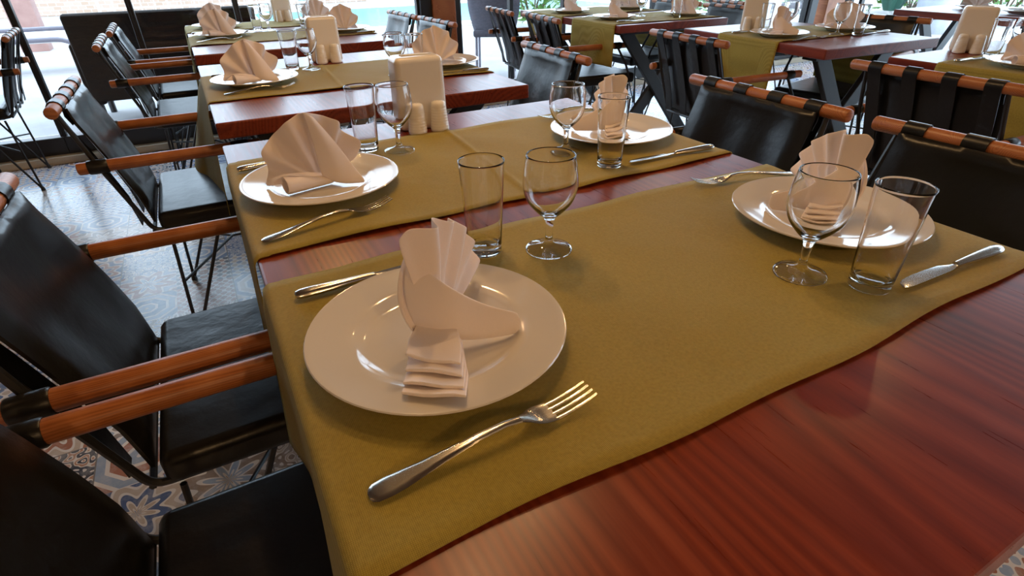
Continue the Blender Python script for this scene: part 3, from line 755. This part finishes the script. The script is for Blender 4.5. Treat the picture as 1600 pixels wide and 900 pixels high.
# middle back table
put_plate(2.36, 2.68, 'white plate at the front left of the middle back table')
put_plate(2.38, 3.21, 'white plate at the back left of the middle back table')
put_plate(2.87, 2.60, 'white plate at the front right of the middle back table')
put_plate(2.90, 3.20, 'white plate at the back right of the middle back table')
nap(NC, 2.36, 2.68, 30, 'white folded napkin at the front left of the middle back table')
nap(NC, 2.38, 3.21, 25, 'white folded napkin at the back left of the middle back table')
nap(NA, 2.87, 2.60, -40, 'white folded napkin at the front right of the middle back table')
nap(NA, 2.90, 3.20, -30, 'white folded napkin at the back right of the middle back table')
put_wine(2.60, 2.72, 'wine glass at the centre of the middle back table')
put_tumbler(2.72, 2.52, 'tumbler at the right of the middle back table')
put_wine(2.70, 3.14, 'wine glass at the back of the middle back table')
put_knife((2.24, 2.50), (2.43, 2.50), 'knife at the front left of the middle back table')
put_fork((2.24, 2.86), (2.43, 2.86), 'fork behind the front left plate of the middle back table')
# table right of centre
put_plate(2.50, 1.58, 'white plate beside the holder on the table right of centre')
put_plate(2.94, 1.545, 'white plate on the far side of the table right of centre')
nap(NC, 2.50, 1.58, 10, 'white folded napkin beside the holder on the table right of centre')
nap(NA, 2.94, 1.545, -50, 'white fan napkin on the far side of the table right of centre')
put_wine(2.68, 1.68, 'wine glass by the left napkin on the table right of centre')
put_tumbler(2.56, 1.72, 'tumbler in front of the holder on the table right of centre')
put_wine(2.76, 1.46, 'wine glass in front of the far side napkin right of centre')
put_tumbler(2.83, 1.40, 'tumbler at the far side of the table right of centre')
put_fork((2.40, 1.42), (2.58, 1.41), 'fork at the left of the table right of centre')
put_knife((2.38, 1.76), (2.56, 1.75), 'knife at the left of the table right of centre')
put_knife((3.05, 1.38), (2.86, 1.39), 'knife at the far side of the table right of centre')
# right-edge table
put_plate(2.505, .56, 'white plate cut by the right edge of the photo')
nap(NA, 2.515, .56, -60, 'white napkin cut by the right edge of the photo')
put_wine(2.66, .68, 'wine glass at the right edge by the holder')
put_tumbler(2.60, .73, 'tumbler at the right edge by the holder')
put_knife((2.39, .745), (2.58, .735), 'knife on the runner at the right edge')
# far corner table
put_plate(4.72, 1.80, 'white plate on the far corner table'); nap(NB, 4.72, 1.80, -60, 'white napkin on the far corner table')
put_plate(4.55, 1.45, 'white plate at the right of the far corner table')
put_wine(4.85, 1.55, 'wine glass on the far corner table'); put_tumbler(4.95, 1.62, 'tumbler on the far corner table')

# napkin holder, salt and pepper
def make_holder():
    t = empty('napkin_holder')
    b = bmesh.new(); box(b, (0, 0, .081), (.114, .070, .162), .013, 4)
    for v in b.verts:
        k = 1 + .05 * (1 - v.co.z / .162); v.co.x *= k; v.co.y *= k
    mod(obj('body', b, 'holder', t, True, 40), 'WEIGHTED_NORMAL', keep_sharp=True)
    b = bmesh.new(); box(b, (0, 0, .161), (.070, .020, .006), .002, 2); obj('paper_slot', b, 'slot', t, True, 40)
    return t
def make_shaker():
    t = empty('salt_shaker'); b = bmesh.new(); prof = [(0, 0), (.0195, 0), (.0215, .002)]
    for k in range(9): z = .004 + k * .0062; r = .0215 - .0045 * (z / .06); prof += [(r, z), (r + .0006, z + .0028), (r, z + .0056)]
    prof += [(.0168, .062), (.0145, .0665), (.008, .069), (0, .0695)]
    lathe(b, prof, 32); obj('body', b, 'holder', t, True, 60)
    b = bmesh.new()
    for k in range(5): 
        r = .0055 if k else 0; bmesh.ops.create_circle(b, cap_ends=True, radius=.0011, segments=8, matrix=Matrix.Translation((r * math.cos(k * PI / 2), r * math.sin(k * PI / 2), .0697 if not k else .0692)))
    obj('pour_hole', b, 'iron', t, False); return t
HO = make_holder(); SH = make_shaker()
def holder_set(x, y, rz, what, where, z=None):
    z = TOP + .0006 if z is None else z
    place(HO, (x, y, z), R(rz), 'white ceramic napkin holder block ' + where, 'napkin holder', 'white napkin holders')
    c, s = math.cos(R(rz)), math.sin(R(rz))
    for k, nm in ((-1, 'left'), (1, 'right')):
        lx, ly = k * .027, -.060; o = place(SH, (x + lx * c - ly * s, y + lx * s + ly * c, z + .0003), R(rz), '%s white ribbed shaker of the pair before the holder %s' % (nm, where), 'shaker', 'salt and pepper shakers')
holder_set(.441, .946, -2, 'a', 'on the nearest table')
holder_set(.463, 2.075, -3, 'b', 'on the second left-row table')
holder_set(.58, 3.88, -3, 'c', 'on the window table')
holder_set(2.60, 1.83, -50, 'd', 'on the table right of centre')
holder_set(2.72, .87, -62, 'e', 'on the right-edge table')

# ------------------------------------------------------------------ outdoors
b = bmesh.new(); box(b, (4, 17.1, -.09), (60, 26, .10)); struct('ground', b, 'deck')
def simple(name, bm, mt, label, cat, group=None, smooth=True): return tag(obj(name, bm, mt, None, smooth), label, cat, group)
# pool basin with coping
t = empty('swimming_pool', (5.6, 12.8, 0)); tag(t, 'turquoise swimming pool seen through the glass', 'pool')
b = bmesh.new(); box(b, (0, 0, -.028), (8.2, 4.6, .03)); obj('water', b, 'pool', t, False)
b = bmesh.new()
for (c, s) in (((0, -2.45, -.015), (8.9, .35, .06)), ((0, 2.45, -.015), (8.9, .35, .06)), ((-4.27, 0, -.015), (.35, 4.56, .06)), ((4.27, 0, -.015), (.35, 4.56, .06))): box(b, c, s, .01)
obj('coping', b, 'white', t, False)
# stone wall and mesh fence behind
b = bmesh.new(); box(b, (-3, 18.2, .6), (16, .4, 1.3), .02); simple('garden_wall', b, 'stonewall', 'tan stone garden wall far behind the left windows', 'garden wall', smooth=False)
b = bmesh.new(); box(b, (12, 20.5, .6), (16, .4, 1.3), .02); simple('garden_wall', b, 'stonewall', 'tan stone garden wall far beyond the pool', 'garden wall', smooth=False)
t = empty('mesh_fence', (1.6, 16.4, 0)); tag(t, 'white wire mesh fence behind the rattan sofa', 'fence')
b = bmesh.new()
for k in range(24): tube(b, [(-3.2 + k * .28, 0, 0), (-3.2 + k * .28, 0, .9)], .012, 5)
for z in (.15, .5, .88): tube(b, [(-3.2, 0, z), (3.24, 0, z)], .014, 5)
obj('wire_panel', b, 'white', t)
for x in (-3.2, 0, 3.24):
    b = bmesh.new(); tube(b, [(x, 0, -.04), (x, 0, 1.0)], .03, 8); obj('post', b, 'white', t)
# low white step and rail on the left
t = empty('garden_bench', (-1.9, 8.5, 0)); tag(t, 'low white garden bench outside the left window', 'bench')
b = bmesh.new(); box(b, (0, 0, .36), (2.6, .55, .12), .02); obj('seat', b, 'white', t)
for x in (-1.1, 1.1):
    b = bmesh.new(); box(b, (x, 0, .13), (.14, .45, .34), .01); obj('leg', b, 'lilac', t)
t = empty('metal_railing', (-1.3, 6.4, 0)); tag(t, 'grey bent metal handrail outside the left window', 'railing')
b = bmesh.new(); tube(b, rounded([(-1.4, 0, .50), (.30, 0, .50), (.44, 0, .40), (.46, 0, -.04)], .12), .022, 10); obj('lower_tube', b, 'lilac', t)
b = bmesh.new(); tube(b, [(-1.4, .12, .58), (.5, .12, .58)], .02, 10); tube(b, [(.42, .12, .58), (.42, .12, -.04)], .018, 8); obj('upper_tube', b, 'lilac', t)
b = bmesh.new(); box(b, (-2.02, 10.9, 1.2), (.34, .34, 2.5), .02); simple('pergola_post', b, 'pinkwood', 'faded brown square post outside the left window', 'post')
# rattan sofa seen from behind
t = empty('rattan_sofa', (-.24, 5.25, 0)); tag(t, 'dark brown rattan sofa seen from behind outside the window', 'sofa')
b = bmesh.new(); rot = Matrix.Rotation(R(6), 3, 'X'); box(b, (.12, -.18, .47), (1.30, .09, .62), .02, 2, rot); obj('backrest', b, 'rattan', t)
b = bmesh.new(); box(b, (.12, .20, .28), (1.20, .62, .20), .02); obj('seat', b, 'rattan', t)
for s in (-1, 1):
    b = bmesh.new(); box(b, (.12 + s * .62, .18, .36), (.11, .74, .44), .02); obj('armrest', b, 'rattan', t)
for x in (-.5, .74):
    for y in (-.15, .45):
        b = bmesh.new(); tube(b, [(x, y, -.04), (x, y, .2)], .025, 8); obj('leg', b, 'frame', t)
# grey rattan chair outside
def rattan_chair(loc, rz, label):
    t = empty('rattan_chair', loc, rz); tag(t, label, 'chair', 'grey rattan outdoor chairs')
    rows = []
    for i in range(13):
        q = i / 12; z = .40 + .55 * q; w_ = .20 + .05 * math.sin(q * PI * .9) + .02 * q; rows.append([Vector((-.22 - .10 * q + .10 * (2 * j / 10 - 1) ** 2, w_ * (2 * j / 10 - 1), z)) for j in range(11)])
    b = bmesh.new(); grid(b, rows); o = obj('backrest', b, 'greyrattan', t, True, 60); solid(o, .03)
    b = bmesh.new(); box(b, (0, 0, .40), (.46, .44, .07), .02); obj('seat', b, 'greyrattan', t)
    for x in (-.2, .2):
        for s in (-1, 1):
            b = bmesh.new(); tube(b, [(x, s * .2, -.04), (x * .96, s * .19, .38)], .014, 8); obj('leg', b, 'lilac', t)
    return t
rattan_chair((2.93, 5.45, 0), R(60), 'tall grey rattan chair outside, left of the strappy chairs')
rattan_chair((8.2, 5.7, 0), R(200), 'grey rattan chair outside beyond the right post')
# shrubs
def shrub(loc, r, h, seed, label, n=700):
    rnd = random.Random(seed); t = empty('garden_shrub', loc); tag(t, label, 'shrub', 'green shrubs outside')
    b = bmesh.new()
    for k in range(n):
        a = rnd.uniform(0, 2 * PI); u = rnd.random() ** .4; zz = rnd.uniform(.08, 1); rr = r * u * (1 - .45 * abs(zz - .5))
        c = Vector((rr * math.cos(a), rr * math.sin(a), h * zz)); d = Vector((math.cos(a) + rnd.uniform(-.6, .6), math.sin(a) + rnd.uniform(-.6, .6), rnd.uniform(-.3, .9))).normalized()
        s = d.cross(Vector((rnd.uniform(-1, 1), rnd.uniform(-1, 1), 1))).normalized(); L_ = rnd.uniform(.10, .2); w2 = L_ * .22; nrm = d.cross(s)
        vs_ = [b.verts.new(p) for p in (c, c + d * L_ * .5 + s * w2 + nrm * .01, c + d * L_, c + d * L_ * .5 - s * w2 + nrm * .01)]
        b.faces.new((vs_[0], vs_[1], vs_[2])); b.faces.new((vs_[0], vs_[2], vs_[3]))
    obj('foliage', b, 'leaf', t, False)
    b = bmesh.new()
    for k in range(7):
        a = k * 2 * PI / 7; tube(b, [(0, 0, -.04), (r * .3 * math.cos(a), r * .3 * math.sin(a), h * .4), (r * .6 * math.cos(a + .3), r * .6 * math.sin(a + .3), h * .85)], [.02, .014, .006], 5)
    obj('stems', b, 'stem', t)
shrub((5.55, 9.1, 0), .75, .95, 1, 'leafy green shrub by the pool edge above the strappy chairs')
shrub((9.8, 8.9, 0), .8, .6, 2, 'green shrub outside beyond the middle back table')
shrub((11.9, 8.2, 0), .6, .7, 3, 'green shrub outside left of the right wooden post')
shrub((13.3, 6.9, 0), .7, .75, 4, 'green shrub outside right of the right wooden post')
shrub((13.2, 5.2, 0), .8, .75, 5, 'green shrub outside beyond the zinc planter')
# closed parasol and zinc planter on the right
t = empty('closed_parasol', (10.1, 5.45, 0)); tag(t, 'folded dark green parasol standing outside at the upper right', 'parasol')
b = bmesh.new(); prof = [(0, .25), (.10, .25), (.16, .4), (.17, .8), (.12, 1.5), (.05, 2.1), (0, 2.2)]; lathe(b, prof, 14)
for v in b.verts:
    k = 1 + .18 * math.cos(7 * math.atan2(v.co.y, v.co.x)); v.co.x *= k; v.co.y *= k
obj('canopy', b, 'darkgreen', t)
b = bmesh.new(); tube(b, [(0, 0, 0), (0, 0, 2.3)], .022, 8); obj('pole', b, 'white', t)
b = bmesh.new(); lathe(b, [(0, -.04), (.26, -.04), (.26, .05), (.06, .08), (0, .08)], 20); obj('base', b, 'zinc', t)
t = empty('zinc_planter', (10.35, 4.9, 0)); tag(t, 'round zinc planter outside beside the folded parasol', 'planter')
b = bmesh.new(); lathe(b, [(0, -.04), (.24, -.04), (.30, .62), (.315, .63), (.315, .66), (.29, .66), (.28, .6), (0, .56)], 28); obj('tub', b, 'zinc', t)
